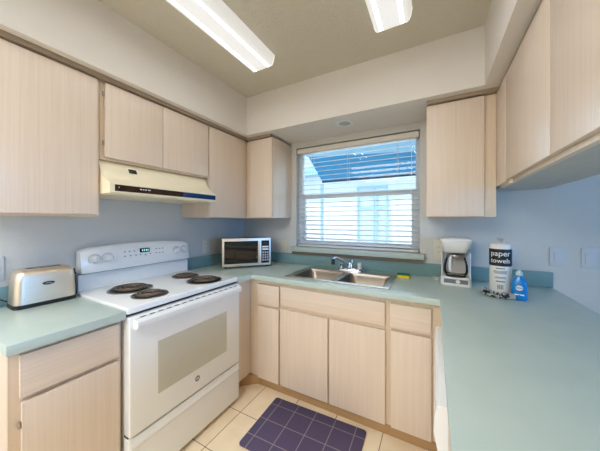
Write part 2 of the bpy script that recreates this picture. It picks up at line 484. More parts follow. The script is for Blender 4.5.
# ------------------------------------------------------------------ outdoors seen through the window
struct('ground', MB().box(-6, 9, 0.13, 9, -0.1, -0.04), 'outground', 'pale concrete outside the window', 'ground')
pc = thing('porch_canopy', 'teal board canopy with a dark front edge outside the window', 'canopy', (1.5, 0.13, 2.3))
zm = lambda x: 2.252 - (x - 0.363) * 0.069      # height of the fold where the pale boards meet the teal ones
part('ceiling_boards', MB().loft([[(x, 0.16, 2.46), (x, 0.95, zm(x)), (x, 0.95, zm(x) + .02), (x, 0.16, 2.48)] for x in (0.34, 2.9)]), 'paleblue', pc, smooth=0, label='pale blue boards nearest the wall')
tb = MB()
for k in range(6):
    a, b = k / 6, (k + 1) / 6 - 0.02
    a = a - .004; b = b + .024; dz = .004 * (k % 2)
    y0, y1 = .952 + .478 * a, .952 + .478 * b
    tb.loft([[(x, y0, zm(x) + (1.978 - zm(x)) * a + dz), (x, y1, zm(x) + (1.978 - zm(x)) * b + dz), (x, y1, zm(x) + (1.978 - zm(x)) * b + .02), (x, y0, zm(x) + (1.978 - zm(x)) * a + .02)] for x in (0.363, 2.9)])
part('sloping_boards', tb, 'teal', pc, smooth=0)
part('front_edge', MB().box(0.363, 2.9, 1.432, 1.47, 1.955, 1.985), 'navy', pc, smooth=0, label='dark fascia')
solo('porch_post', MB().box(0.335, 0.375, 1.435, 1.47, -0.04, 1.93), 'outblue', 'thin pale blue post under the left end of the canopy', 'post', (0.355, 1.44, -0.04), smooth=0)
nb = thing('neighbouring_house', 'white house across the yard seen through the blinds', 'house', (0.5, 5.0, -0.04))
part('wall', MB().box(-4.5, 4.6, 5.0, 5.3, -0.04, 2.75), 'outwhite', nb, smooth=0)
part('roof', MB().prism([(4.6, 2.751), (5.4, 2.751), (5.4, 3.2)], 'x', -4.7, 4.8), 'paleblue', nb, smooth=0)
for (x0, x1) in ((-0.05, 0.46), (0.47, 0.80)):
    f = MB(); zt, zb = 2.33, 0.3
    f.box(x0, x0 + .05, 4.93, 4.999, zb, zt); f.box(x1 - .05, x1, 4.93, 4.999, zb, zt)
    if x1 - x0 > .2: f.box(x0 + .05, x1 - .05, 4.93, 4.999, zt - .06, zt); f.box(x0 + .05, x1 - .05, 4.93, 4.999, zb, zb + .05); f.box(x0 + .05, x1 - .05, 4.94, 4.998, 1.7, 1.74)
    wf = part('window', f, 'outblue', nb, smooth=0)
    part('pane', MB().box(x0 + .05, x1 - .05, 4.975, 4.995, zb + .05, zt - .06), 'outpane', wf, smooth=0)

# ------------------------------------------------------------------ blind
bl = thing('window_blind', 'white slatted blind hanging open in the sink window', 'blind', ((WX0 + WX1) / 2, 0.03, WZ1))
bx0, bx1 = WX0 + .008, WX1 - .008
part('headrail', MB().box(bx0, bx1, 0.004, 0.060, 2.028, 2.074, .003), 'valance', bl, label='cream headrail')
sl = MB(); n = 21
zs_ = [1.128 + i * (2.012 - 1.128) / (n - 1) for i in range(n)]
tl = math.radians(12)
for z in zs_:
    ring = []
    for k in range(5):
        u = -0.025 + 0.0125 * k
        ring.append((0.031 + u * math.cos(tl), z + u * math.sin(tl) + 0.0025 * (1 - (u / .025) ** 2)))
    poly = ring + [(y, zz + 0.0026) for y, zz in reversed(ring)]
    sl.prism(poly, 'x', bx0 + .004, bx1 - .004)
part('slats', sl, 'blind', bl)
part('bottom_rail', MB().box(bx0 + .004, bx1 - .004, 0.006, 0.056, 1.092, 1.112, .004), 'blind', bl)
for x in (0.87, 1.235, 1.665):
    c = MB()
    for y in (0.0015, 0.0595): c.tube([(x, y, 1.10), (x, y, 2.03)], 0.0013, 6)
    part('ladder_cord', c, 'cord', bl)
part('pull_cord', MB().tube([(1.775, -0.001, 2.03), (1.775, -0.002, 1.60)], 0.0016, 6).lathe([(.003, 0), (.008, .006), (.006, .03), (.002, .036)], (1.775, -0.002, 1.57)), 'cord', bl)
part('tilt_cord', MB().tube([(0.80, 0.0, 2.03), (0.795, -0.002, 1.6), (0.806, -0.002, 1.34), (0.80, -0.002, 1.2)], 0.0016, 6).lathe([(.002, 0), (.007, .006), (.005, .028), (.002, .034)], (0.80, -0.002, 1.17)), 'cord', bl)

# ------------------------------------------------------------------ countertops
ct = thing('countertop', 'large seafoam laminate worktop around the sink and along the peninsula', 'countertop', (1.964, -0.4, H))
hx0, hx1, hy0, hy1 = 0.925, 1.668, -0.545, -0.115
xs = [0.001, 0.635, hx0, hx1, XL, XR]; ys = [-2.68, -0.786, -0.635, hy0, hy1, -0.001]
def cfill(x, y):
    if hx0 < x < hx1 and hy0 < y < hy1: return False
    if x > XL: return True
    if x < 0.635: return y > -0.786
    return y > -0.635
part('worktop', MB().slab(xs, ys, cfill, H - .038, H, .003), 'counter', ct)
part('backsplash', MB().slab([0.001, 0.02, XR], [-0.786, -0.02, -0.001], lambda x, y: y > -0.02 or x < 0.02, H + .0005, H + .1, .002), 'splash_shaded', ct)
cl_ = thing('countertop', 'short seafoam worktop left of the range under the toaster', 'countertop', (0.3, -1.74, H))
part('worktop', MB().box(0.001, 0.635, -1.935, -1.556, H - .038, H, .003), 'counter', cl_)
part('backsplash', MB().box(0.001, 0.02, -1.935, -1.556, H + .0005, H + .1, .002), 'splash_shaded', cl_)

# ------------------------------------------------------------------ base cabinets
def hinge(parent, axis, p):
    b = MB()
    if axis == 'y': b.lathe([(.004, -.012), (.004, .012)], p, 'z', 10)
    else: b.lathe([(.004, -.012), (.004, .012)], p, 'z', 10)
    return part('hinge', b, 'drip', parent)

TK = 0.083
# left of the range
bc = thing('base_cabinet', 'pale oak base cabinet left of the range with one drawer and one door', 'cabinet', (0.3, -1.74, 0))
b = MB()
b.box(0.003, 0.572, -1.922, -1.906, 0, H - .039); b.box(0.003, 0.572, -1.574, -1.558, 0, H - .039); b.box(0.003, 0.572, -1.905, -1.575, TK, TK + .016)
part('carcass', b, 'wood', bc, smooth=0)
f = MB(); f.box(0.573, 0.590, -1.922, -1.885, TK, H - .039); f.box(0.573, 0.590, -1.585, -1.558, TK, H - .039)
for z0, z1 in ((TK, .11), (.672, .71), (.845, H - .039)): f.box(0.573, 0.590, -1.884, -1.586, z0, z1)
part('face_frame', f, 'wood_edge', bc, smooth=0)
part('drawer_front', MB().box(0.591, 0.610, -1.896, -1.573, .700, .856, .002), 'wood_h', bc)
d = part('door', MB().box(0.591, 0.610, -1.891, -1.573, .092, .680, .002), 'wood', bc)
for z in (.60, .17): hinge(d, 'y', (0.602, -1.8955, z))
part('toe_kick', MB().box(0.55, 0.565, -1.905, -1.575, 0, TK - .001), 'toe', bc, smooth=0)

# corner cabinet: blank panel right of the range, then drawer over narrow door
cc = thing('base_cabinet', 'corner base cabinet right of the range with a narrow drawer above a narrow door', 'cabinet', (0.6, -0.4, 0))
b = MB()
b.box(0.003, 0.570, -0.784, -0.768, 0, H - .039); b.box(0.881, 0.892, -0.572, -0.003, TK, H - .039); b.box(0.003, 0.88, -0.572, -0.03, TK, TK + .016)
part('carcass', b, 'wood', cc, smooth=0)
part('side_panel', MB().box(0.571, 0.590, -0.784, -0.591, TK, H - .039), 'wood', cc, smooth=0)
f = MB(); f.box(0.5905, 0.678, -0.590, -0.573, TK, H - .039); f.box(0.876, 0.892, -0.590, -0.573, TK, H - .039)
for z0, z1 in ((TK, .11), (.655, .70), (.842, H - .039)): f.box(0.679, 0.875, -0.590, -0.573, z0, z1)
part('face_frame', f, 'wood_edge', cc, smooth=0)
part('drawer_front', MB().box(0.681, 0.886, -0.610, -0.591, .681, .840, .002), 'wood_hx', cc)
part('door', MB().box(0.681, 0.883, -0.610, -0.591, .086, .662, .002), 'wood', cc)
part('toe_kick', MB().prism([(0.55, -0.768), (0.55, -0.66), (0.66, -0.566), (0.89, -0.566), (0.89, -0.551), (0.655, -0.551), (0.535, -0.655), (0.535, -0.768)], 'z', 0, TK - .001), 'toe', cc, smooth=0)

# sink base
sb = thing('base_cabinet', 'wide sink base cabinet with a false drawer front over two doors', 'cabinet', (1.288, -0.4, 0))
b = MB(); b.box(0.893, 0.905, -0.572, -0.003, TK, H - .039); b.box(1.671, 1.683, -0.572, -0.003, TK, H - .039); b.box(0.906, 1.670, -0.572, -0.003, TK, TK + .016)
part('carcass', b, 'wood', sb, smooth=0)
f = MB(); f.box(0.893, 0.910, -0.590, -0.573, TK, H - .039); f.box(1.664, 1.684, -0.590, -0.573, TK, H - .039)
for z0, z1 in ((TK, .11), (.665, .71), (.842, H - .039)): f.box(0.911, 1.663, -0.590, -0.573, z0, z1)
f.box(1.27, 1.31, -0.590, -0.573, .111, .664)
part('face_frame', f, 'wood_edge', sb, smooth=0)
part('false_front', MB().box(0.902, 1.668, -0.610, -0.591, .699, .843, .002), 'wood_hx', sb)
part('door', MB().box(0.899, 1.288, -0.610, -0.591, .087, .672, .002), 'wood', sb)
part('door', MB().box(1.300, 1.669, -0.610, -0.591, .087, .672, .002), 'wood', sb)
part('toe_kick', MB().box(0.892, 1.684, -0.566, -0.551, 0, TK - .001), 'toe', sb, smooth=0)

# right of the sink
rc = thing('base_cabinet', 'base cabinet right of the sink with one drawer and one door beside the dishwasher', 'cabinet', (1.82, -0.4, 0))
b = MB(); b.box(1.685, 1.697, -0.572, -0.003, TK, H - .039); b.box(1.698, 2.59, -0.572, -0.003, TK, TK + .016); b.box(2.575, 2.59, -0.662, -0.003, 0, H - .039); b.box(1.984, 2.574, -0.662, -0.647, 0, H - .039)
part('carcass', b, 'wood', rc, smooth=0)
f = MB(); f.box(1.685, 1.700, -0.590, -0.573, TK, H - .039); f.box(1.914, 1.984, -0.590, -0.573, TK, H - .039)
for z0, z1 in ((TK, .11), (.665, .71), (.842, H - .039)): f.box(1.701, 1.913, -0.590, -0.573, z0, z1)
part('face_frame', f, 'wood_edge', rc, smooth=0)
part('filler', MB().box(1.9845, 2.0, -0.662, -0.591, TK, H - .039), 'wood_edge', rc, smooth=0)
part('drawer_front', MB().box(1.699, 1.922, -0.610, -0.591, .697, .843, .002), 'wood_hx', rc)
part('door', MB().box(1.703, 1.922, -0.610, -0.591, .087, .678, .002), 'wood', rc)
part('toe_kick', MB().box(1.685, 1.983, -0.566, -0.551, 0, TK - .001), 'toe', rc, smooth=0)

# dishwasher standing proud under the peninsula counter
dw = thing('dishwasher', 'white dishwasher under the peninsula counter beside the sink cabinets', 'dishwasher', (2.25, -0.99, 0))
part('tub', MB().box(1.992, 2.55, -1.322, -0.668, 0.0, .868), 'kick', dw, smooth=0)
part('door', MB().prism([(1.991, .13), (1.953, .13), (1.950, .56), (1.945, .63), (1.934, .69), (1.936, .735), (1.941, .768), (1.952, .778), (1.991, .778)], 'y', -1.322, -0.668), 'enamel', dw, smooth=30)
part('control_panel', MB().box(1.972, 1.991, -1.322, -0.668, .785, .868, .002), 'enamel', dw)
part('kick_panel', MB().box(1.972, 1.991, -1.322, -0.668, 0.012, .125, .002), 'kick', dw)

# rest of the peninsula
pn = thing('base_cabinet', 'long peninsula base cabinet under the right-hand worktop', 'cabinet', (2.29, -2.0, 0))
b = MB(); b.box(1.99, 2.59, -1.34, -1.325, 0, H - .039); b.box(1.99, 2.59, -2.65, -2.635, 0, H - .039); b.box(2.575, 2.59, -2.634, -1.341, 0, H - .039); b.box(2.01, 2.574, -2.634, -1.341, TK, TK + .016)
part('carcass', b, 'wood', pn, smooth=0)
for i in range(3):
    y1 = -1.345 - i * .43
    part('door', MB().box(1.971, 1.99, y1 - .42, y1, .092, .66, .002), 'wood', pn)
    part('drawer_front', MB().box(1.971, 1.99, y1 - .42, y1, .69, .85, .002), 'wood_h', pn)

# ------------------------------------------------------------------ upper cabinets
def carcass_box(x0, x1, y0, y1, z0, z1, t=.016, open_side=None):
    b = MB()
    b.box(x0, x1, y0, y1, z0 + .012, z0 + .012 + t); b.box(x0, x1, y0, y1, z1 - t, z1)
    zz0, zz1 = z0 + .012 + t + .0003, z1 - t - .0003
    return b, zz0, zz1
UB, UT = 1.372, SB - 0.023
# left wall, left of hood
u = thing('wall_cabinet', 'large pale oak wall cabinet above the toaster at the left', 'cabinet', (0.17, -1.74, UB))
part('carcass', MB().box(0.002, 0.306, -1.933, -1.537, UB + .012, UT), 'wood', u, smooth=0)
f = MB(); f.box(0.307, 0.325, -1.933, -1.537, UT - .03, UT); f.box(0.307, 0.325, -1.933, -1.537, UB, UB + .035); f.box(0.307, 0.325, -1.933, -1.90, UB + .0355, UT - .0305); f.box(0.307, 0.325, -1.575, -1.537, UB + .0355, UT - .0305)
part('face_frame', f, 'wood_edge', u, smooth=0)
part('side_skirt', MB().box(0.002, 0.306, -1.552, -1.537, UB, UB + .0115), 'wood', u, smooth=0)
d = part('door', MB().box(0.326, 0.345, -1.925, -1.552, UB + .012, UT - .006, .002), 'wood', u)
# above hood
u = thing('wall_cabinet', 'short two-door wall cabinet above the range hood', 'cabinet', (0.17, -1.17, 1.685))
part('carcass', MB().box(0.002, 0.306, -1.535, -0.803, 1.688, UT), 'wood', u, smooth=0)
f = MB(); f.box(0.307, 0.325, -1.535, -0.803, UT - .03, UT); f.box(0.307, 0.325, -1.535, -0.803, 1.688, 1.715)
for y in ((-1.535, -1.505), (-1.20, -1.17), (-0.833, -0.803)): f.box(0.307, 0.325, y[0], y[1], 1.7155, UT - .0305)
part('face_frame', f, 'wood_edge', u, smooth=0)
for (y0, y1, hy) in ((-1.516, -1.1885, -1.519), (-1.1855, -0.812, None)):
    d = part('door', MB().box(0.326, 0.345, y0, y1, 1.701, UT - .006, .002), 'wood', u)
    if hy:
        for z in (1.78, 2.05): hinge(d, 'y', (0.333, hy - .0025, z))
# corner, left wall
u = thing('wall_cabinet', 'tall single-door wall cabinet in the corner right of the range hood', 'cabinet', (0.17, -0.57, UB))
part('carcass', MB().box(0.002, 0.306, -0.801, -0.002, UB + .003, UT), 'wood', u, smooth=0)
f = MB(); f.box(0.307, 0.325, -0.801, -0.327, UT - .03, UT); f.box(0.307, 0.325, -0.801, -0.327, UB, UB + .03)
for y in ((-0.801, -0.78), (-0.40, -0.327)): f.box(0.307, 0.325, y[0], y[1], UB + .0305, UT - .0305)
part('face_frame', f, 'wood_edge', u, smooth=0)
part('door', MB().box(0.326, 0.345, -0.797, -0.388, UB + .006, UT - .006, .002), 'wood', u)
# back wall, left of window
u = thing('wall_cabinet', 'narrow wall cabinet on the back wall left of the window', 'cabinet', (0.49, -0.17, UB))
part('carcass', MB().box(0.3075, 0.640, -0.306, -0.002, UB + .003, UT), 'wood', u, smooth=0)
f = MB(); f.box(0.3255, 0.640, -0.325, -0.307, UT - .03, UT); f.box(0.3255, 0.640, -0.325, -0.307, UB, UB + .03)
for x in ((0.3255, 0.40), (0.62, 0.640)): f.box(x[0], x[1], -0.325, -0.307, UB + .0305, UT - .0305)
part('face_frame', f, 'wood_edge', u, smooth=0)
part('door', MB().box(0.385, 0.636, -0.345, -0.326, UB + .006, UT - .006, .002), 'wood', u)
# back wall, right of window
u = thing('wall_cabinet', 'wall cabinet on the back wall right of the window above the coffee maker', 'cabinet', (2.07, -0.17, UB))
part('carcass', MB().box(1.890, 2.262, -0.306, -0.002, UB + .003, UT), 'wood', u, smooth=0)
f = MB(); f.box(1.890, 2.2645, -0.325, -0.307, UT - .03, UT); f.box(1.890, 2.2645, -0.325, -0.307, UB, UB + .03)
for x in ((1.890, 1.91), (2.19, 2.2645)): f.box(x[0], x[1], -0.325, -0.307, UB + .0305, UT - .0305)
part('face_frame', f, 'wood_edge', u, smooth=0)
part('door', MB().box(1.892, 2.204, -0.345, -0.326, UB + .006, UT - .006, .002), 'wood', u)
# hanging over the peninsula
PB = 1.545
u = thing('wall_cabinet', 'long cabinet hanging over the peninsula with its doors facing the range', 'cabinet', (2.43, -1.3, PB))
part('carcass', MB().box(2.3045, 2.592, -2.24, -0.002, PB + .014, UT), 'under', u, smooth=0, label='pale grey cabinet box')
f = MB(); f.box(2.284, 2.304, -2.24, -0.326, UT - .03, UT); f.box(2.284, 2.304, -2.24, -0.326, PB, PB + .030)
f.box(2.284, 2.304, -0.575, -0.326, PB + .0305, UT - .0305); f.box(2.284, 2.304, -2.24, -2.2, PB + .0305, UT - .0305)
part('face_frame', f, 'wood_edge', u, smooth=0)
part('corner_panel', MB().box(2.265, 2.2835, -0.543, -0.3255, PB + .012, UT - .002, .001), 'wood', u)
for (y0, y1) in ((-1.108, -0.547), (-1.672, -1.112), (-2.23, -1.676)):
    part('door', MB().box(2.265, 2.2835, y0, y1, PB + .018, UT - .004, .002), 'wood', u)
part('catch', MB().box(2.268, 2.283, -0.615, -0.600, PB - .008, PB + .0165, .002), 'wood_edge', u)

# ------------------------------------------------------------------ range
ry0, ry1 = -1.553, -0.789
rg = thing('electric_range', 'white freestanding electric range with four coil burners', 'range', (0.34, -1.17, 0))
part('body', MB().box(0.025, 0.596, ry0 + .004, ry1 - .004, 0.02, 0.893), 'enamel', rg, smooth=0)
part('gap_strip', MB().box(0.6225, 0.645, ry0 + .006, ry1 - .006, 0.8805, 0.893), 'dark', rg, smooth=0, label='dark gap above the oven door')
part('cooktop', MB().box(0.025, 0.664, ry0, ry1, 0.8935, 0.926, .009, 3), 'enamel', rg)
part('foot_recess', MB().box(0.06, 0.57, ry0 + .02, ry1 - .02, 0.0, 0.0195), 'dark', rg, smooth=0)
# oven door
dr = part('oven_door', MB().box(0.6225, 0.680, ry0 + .003, ry1 - .003, 0.300, 0.880, .006, 3), 'enamel', rg)
part('window', MB().box(0.6802, 0.6815, -1.412, -0.921, 0.436, 0.714, .0004, 1), 'ovenglass', dr)
hb = MB()
pts = [(0.681, .828), (0.700, .826), (0.722, .834), (0.730, .848), (0.728, .864), (0.716, .874), (0.698, .876), (0.681, .872)]
hb.prism(pts, 'y', ry0 + .016, ry1 - .034)
part('handle', hb, 'enamel', dr)
for k in range(15):
    y = -1.51 + k * .046
    part('vent_slot', MB().box(0.690, 0.700, y, y + .026, .8762, .8772), 'dark', dr, smooth=0)
em = part('emblem', MB().lathe([(.017, 0), (.017, .0012)], (0.6803, -1.165, 0.379), 'x', 28), 'grey', dr, label='round grey emblem')
tm = text_mesh('GE', 0.016)
text_part('lettering', tm, 'white', em, Matrix.Translation(Vector((0.6820, -1.165, 0.379)) - world_loc(dr.parent)) @ Matrix.Rotation(PI / 2, 4, 'Z') @ Matrix.Rotation(PI / 2, 4, 'X'))
part('storage_drawer', MB().box(0.6225, 0.676, ry0 + .003, ry1 - .003, 0.028, 0.288, .005, 3), 'enamel', rg)
part('drawer_lip', MB().prism([(.6762, .232), (.682, .238), (.684, .248), (.682, .258), (.6762, .264)], 'y', ry0 + .012, ry1 - .012), 'enamel', rg)
part('drawer_gap', MB().box(0.6225, 0.655, ry0 + .006, ry1 - .006, 0.2885, 0.2995), 'dark', rg, smooth=0)
# backguard
def ztop(y):
    s = (y - (ry0 + ry1) / 2) / ((ry1 - ry0) / 2)
    return 1.174 + 0.022 * (1 - s * s)
rings = []
for i in range(17):
    y = ry0 + .024 + (ry1 - ry0 - .030) * i / 16; z = ztop(y)
    e = 0.012 if i in (0, 16) else 0
    rings.append([(0.022, y, 1.030), (0.100 - e, y, 1.030), (0.104 - e, y, 1.040), (0.086 - e, y, z - .016 - e), (0.076 - e, y, z - .004 - e), (0.062, y, z - e), (0.022, y, z - e)])
bg_ = part('control_panel', MB().loft(rings), 'enamel', rg)
part('backguard', MB().box(0.022, 0.072, ry0 + .016, ry1 - .006, 0.926, 1.0245), 'enamel', rg, smooth=0)
part('panel_gap', MB().box(0.022, 0.082, ry0 + .026, ry1 - .008, 1.0247, 1.0297), 'dark', rg, smooth=0, label='dark gap under the control panel')
def px(z, y=-1.171): return 0.104 - 0.018 * (z - 1.04) / (ztop(y) - .016 - 1.04)
sl_ = math.atan2(0.018, 0.122)
for y in (-1.466, -1.397, -0.915, -0.851):
    z = 1.112
    k = MB().lathe([(.027, 0), (.027, .004), (.024, .006), (.021, .022), (.018, .025)], (0, 0, 0), 'x', 24).box(.02, .0285, -.005, .005, -.019, .019, .002)
    for v in k.bm.verts: v.co = Matrix.Translation((px(z, y) + .0008, y, z)) @ Matrix.Rotation(-sl_, 4, 'Y') @ v.co
    part('dial_ring', MB().lathe([(.033, .0006), (.033, .0018)], (px(z, y), y, z), 'x', 28), 'dial', bg_)
    part('knob', k, 'knobgrey', bg_)
def panel_box(y0, y1, z0, z1, d0=.0004, d1=.0012):
    b = MB().box(d0, d1, y0, y1, z0, z1)
    for v in b.bm.verts: v.co.x += px(v.co.z, v.co.y) + .0003
    return b
ds = part('display', panel_box(-1.198, -1.128, 1.122, 1.152), 'lcd', bg_, smooth=0)
dg = MB()
for y in (-1.182, -1.170, -1.156, -1.144):
    q = panel_box(y, y + .006, 1.130, 1.144, .0014, .0018)
    me = q.mesh('t', 'lcd', 0); dg.bm.from_mesh(me); bpy.data.meshes.remove(me)
part('digits', dg, 'lcddigit', ds, smooth=0)
for (y, z) in [(-1.30, 1.135), (-1.27, 1.135), (-1.24, 1.135), (-1.30, 1.105), (-1.265, 1.105), (-1.23, 1.105), (-1.20, 1.105), (-1.165, 1.10), (-1.13, 1.105), (-1.085, 1.135), (-1.06, 1.135), (-1.035, 1.135), (-1.085, 1.105), (-1.06, 1.105), (-1.035, 1.105)]:
    part('button', panel_box(y, y + .011, z, z + .006), 'grey', bg_, smooth=0)
part('indicator', panel_box(-1.372, -1.362, 1.110, 1.120), 'grey', bg_, smooth=0)
# burners
for (x, y, r) in ((0.278, -1.353, .098), (0.500, -1.362, .078), (0.262, -0.956, .078), (0.502, -0.980, .098)):
    bu = part('burner', MB().lathe([(r * .2, .0012), (r * .9, .0014), (r * 1.10, .0032), (r * 1.12, .0036), (r * 1.10, .0012), (r * 1.05, .0008)], (x, y, 0.9255)), 'black', rg, label='burner with a dark drip bowl')
    part('trim_ring', MB().lathe([(r * 1.125, .0008), (r * 1.125, .004), (r * 1.16, .0052), (r * 1.22, .0030), (r * 1.225, .0008)], (x, y, 0.9258), 'z', 36, False), 'drip', bu)
    turns = 3.6 if r > .09 else 3.0
    pts = []
    N_ = int(turns * 32)
    for i in range(N_ + 1):
        a = 2 * PI * turns * i / N_ + 0.6; rr = r * .2 + (r * .98 - r * .2) * i / N_
        pts.append((x + rr * math.cos(a), y + rr * math.sin(a), 0.9365))
    part('coil', MB().tube(pts, 0.0054, 6), 'coil', bu)

for o in [c for c in rg.children if c.name.split('.')[0] in ('cooktop', 'gap_strip', 'oven_door', 'storage_drawer', 'drawer_lip', 'drawer_gap')]:
    for q in [o] + list(o.children) + [d_ for c in o.children for d_ in c.children]:
        for v in q.data.vertices:
            if v.co.x > 0.27: v.co.x -= 0.025       # the front of the range stands just proud of the worktop edge

# ------------------------------------------------------------------ range hood
hd = thing('range_hood', 'almond range hood with a dark control strip above the range', 'range hood', (0.2, -1.17, 1.5))
hy0_, hy1_ = -1.5355, -0.815
prof = [(0.002, 1.687), (0.305, 1.687), (0.318, 1.672), (0.338, 1.635), (0.365, 1.598), (0.398, 1.570), (0.432, 1.556), (0.436, 1.552), (0.436, 1.501), (0.432, 1.497), (0.002, 1.497)]
part('shell', MB().prism(prof, 'y', hy0_, hy1_), 'almond', hd, smooth=30)
st = part('control_strip', MB().box(0.4362, 0.4385, -1.512, -1.105, 1.510, 1.544), 'hoodglass', hd, smooth=0)
part('control_strip', MB().box(0.4362, 0.4385, -1.105, -0.822, 1.510, 1.544), 'hoodblue', hd, smooth=0, label='bluish end of the control strip')
for y, w in ((-1.495, .004), (-1.385, .012), (-1.368, .006), (-1.358, .012), (-1.34, .016)):
    part('marking', MB().box(0.4386, 0.4390, y, y + w, 1.528, 1.533), 'white', st, smooth=0)
bdg = MB().box(-.014, .014, -.022, .022, 0, .0025, .0008)
for v in bdg.bm.verts: v.co = Matrix.Translation((0.3345, -1.372, 1.641)) @ Matrix.Rotation(math.radians(61), 4, 'Y') @ v.co
for v in bdg.bm.verts: v.co = v.co + Vector((0.0025, 0, 0.0025))
bd = part('badge', bdg, 'black', hd)
part('underside_pan', MB().box(0.03, 0.42, hy0_ + .02, hy1_ - .02, 1.4915, 1.4965), 'almond', hd, smooth=0)

# ------------------------------------------------------------------ sink and faucet
sk = thing('kitchen_sink', 'double bowl stainless sink set in the worktop under the window', 'sink', (1.296, -0.33, H))
rim = MB().slab([0.908, 0.965, 1.287, 1.327, 1.642, 1.684], [-0.566, -0.530, -0.205, -0.092], lambda x, y: not ((0.965 < x < 1.287 or 1.327 < x < 1.642) and -0.530 < y < -0.205), H + .0005, H + .006, .0018)
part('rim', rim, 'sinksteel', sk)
for (x0, x1) in ((0.965, 1.287), (1.327, 1.642)):
    b = MB(); y0, y1 = -0.530, -0.205; z1 = H + .0025; z0 = H - .165
    R = [rrect(x0, x1, y0, y1, .012, z1), rrect(x0 + .003, x1 - .003, y0 + .003, y1 - .003, .05, z1 - .02), rrect(x0 + .012, x1 - .012, y0 + .012, y1 - .012, .06, z0 + .03), rrect(x0 + .03, x1 - .03, y0 + .03, y1 - .03, .06, z0 + .006), rrect(x0 + .06, x1 - .06, y0 + .06, y1 - .06, .05, z0)]
    Rv = [[b.bm.verts.new(p) for p in r] for r in R]
    for a, c in zip(Rv, Rv[1:]):
        for i in range(len(a)):
            j = (i + 1) % len(a); b.bm.faces.new((a[i], c[i], c[j], a[j]))
    b.bm.faces.new(Rv[-1])
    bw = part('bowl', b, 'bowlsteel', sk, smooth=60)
    part('drain', MB().lathe([(.042, .0), (.042, .004), (.034, .004), (.03, .001)], ((x0 + x1) / 2, -0.365, z0 + .0006)), 'drip', bw)
fc = thing('faucet', 'chrome kitchen faucet with a swung spout behind the double sink', 'faucet', (1.30, -0.14, H + .006))
fz = H + .0063
part('base_plate', MB().loft([rrect(1.195, 1.405, -0.170, -0.112, .027, fz), rrect(1.195, 1.405, -0.170, -0.112, .027, fz + .012), rrect(1.205, 1.395, -0.162, -0.12, .02, fz + .024)]), 'chrome', fc)
part('body', MB().lathe([(.026, 0), (.024, .03), (.02, .045), (.012, .05)], (1.305, -0.141, fz + .0242)), 'chrome', fc)
part('spout', MB().tube([(1.305, -0.143, fz + .055), (1.290, -0.160, fz + .068), (1.258, -0.195, fz + .092), (1.218, -0.235, fz + .118), (1.202, -0.252, fz + .122), (1.196, -0.258, fz + .112)], [.012, .010, .0085, .0085, .0095, .0095], 10), 'chrome', fc)
part('aerator', MB().lathe([(.009, 0), (.014, .003), (.015, .04), (.011, .046)], (1.195, -0.259, fz + .064)), 'black', fc, label='black spray head')
part('handle', MB().lathe([(.014, 0), (.013, .012), (.016, .016), (.016, .030), (.010, .036)], (1.227, -0.141, fz + .0242)).tube([(1.227, -.141, fz + .048), (1.222, -.180, fz + .055)], .0045, 8), 'chrome', fc)
part('side_sprayer', MB().lathe([(.020, 0), (.019, .012), (.016, .020), (.019, .044), (.014, .050)], (1.385, -0.141, fz + .0242)), 'ivory', fc, label='ivory side sprayer')
part('lever', MB().lathe([(.008, 0), (.009, .02), (.006, .03)], (1.318, -0.128, fz + .062)), 'chrome', fc)
sp = solo('dish_sponge', MB().box(1.685, 1.775, -0.195, -0.137, H + .0005, H + .022, .005), 'yellow', 'yellow sponge with green scour pad right of the sink', 'sponge', (1.73, -0.166, H))
part('scour_pad', MB().box(1.685, 1.775, -0.195, -0.137, H + .0222, H + .031, .003), 'green', sp, label='green scouring side')

# ------------------------------------------------------------------ toaster
ts = thing('toaster', 'long slot stainless toaster on the short counter left of the range', 'toaster', (0.095, -1.70, H))
ty0, ty1 = -1.812, -1.572
part('base', MB().loft([rrect(.03, .168, ty0 - .002, ty1 + .002, .03, H + .001), rrect(.03, .168, ty0 - .002, ty1 + .002, .03, H + .020)]), 'black', ts)
R = []
for z, i in ((H + .0205, 0), (H + .06, .0005), (H + .13, .003), (H + .162, .006), (H + .176, .011), (H + .184, .019), (H + .187, .029)):
    R.append(rrect(.032 + i, .166 - i, ty0 + i * 1.2, ty1 - i * 1.2, .032 if i < .02 else .024, z))
part('shell', MB().loft(R), 'steel', ts)
part('top_panel', MB().loft([rrect(.066, .132, ty0 + .05, ty1 - .05, .008, H + .1872), rrect(.066, .132, ty0 + .05, ty1 - .05, .008, H + .1885)]), 'steel', ts)
for x in (.078, .108): part('slot', MB().box(x, x + .016, ty0 + .055, ty1 - .055, H + .1887, H + .1895), 'black', ts, smooth=0)
part('end_cap', MB().loft([rrect(.045, .153, ty1 - .006, ty1 + .004, .004, H + .0205), rrect(.055, .143, ty1 - .016, ty1 - .004, .004, H + .165)]), 'black', ts)
part('lever', MB().box(.085, .115, ty1 - .002, ty1 + .012, H + .125, H + .139, .003), 'black', ts)
bg2 = MB().lathe([(1, 0), (1, .002), (.86, .003)], (0, 0, 0), 'x', 28)
for v in bg2.bm.verts: v.co = Vector((0.1652 + v.co.x * .6, -1.692 + v.co.y * .024, H + .112 + v.co.z * .0085))
bd2 = part('badge', bg2, 'black', ts, label='small black oval badge')
part('badge_marking', MB().box(.1671, .1676, -1.705, -1.679, H + .1105, H + .1135), 'lgrey', bd2, smooth=0)
part('power_cord', MB().tube([(.06, ty0 - .001, H + .03), (.055, ty0 - .03, H + .05), (.04, ty0 - .06, H + .03), (.06, ty0 - .085, H + .006), (.05, ty0 - .05, H + .005), (.035, ty0 - .028, H + .02), (.03, ty0 - .07, H + .09)], .003, 6), 'black', ts)

# ------------------------------------------------------------------ microwave (turned 48 degrees across the corner)
ma = math.atan2(.741, .672)
mw = thing('microwave', 'small stainless microwave standing across the corner of the worktop', 'microwave', (0.4105, -0.418, H), ma)
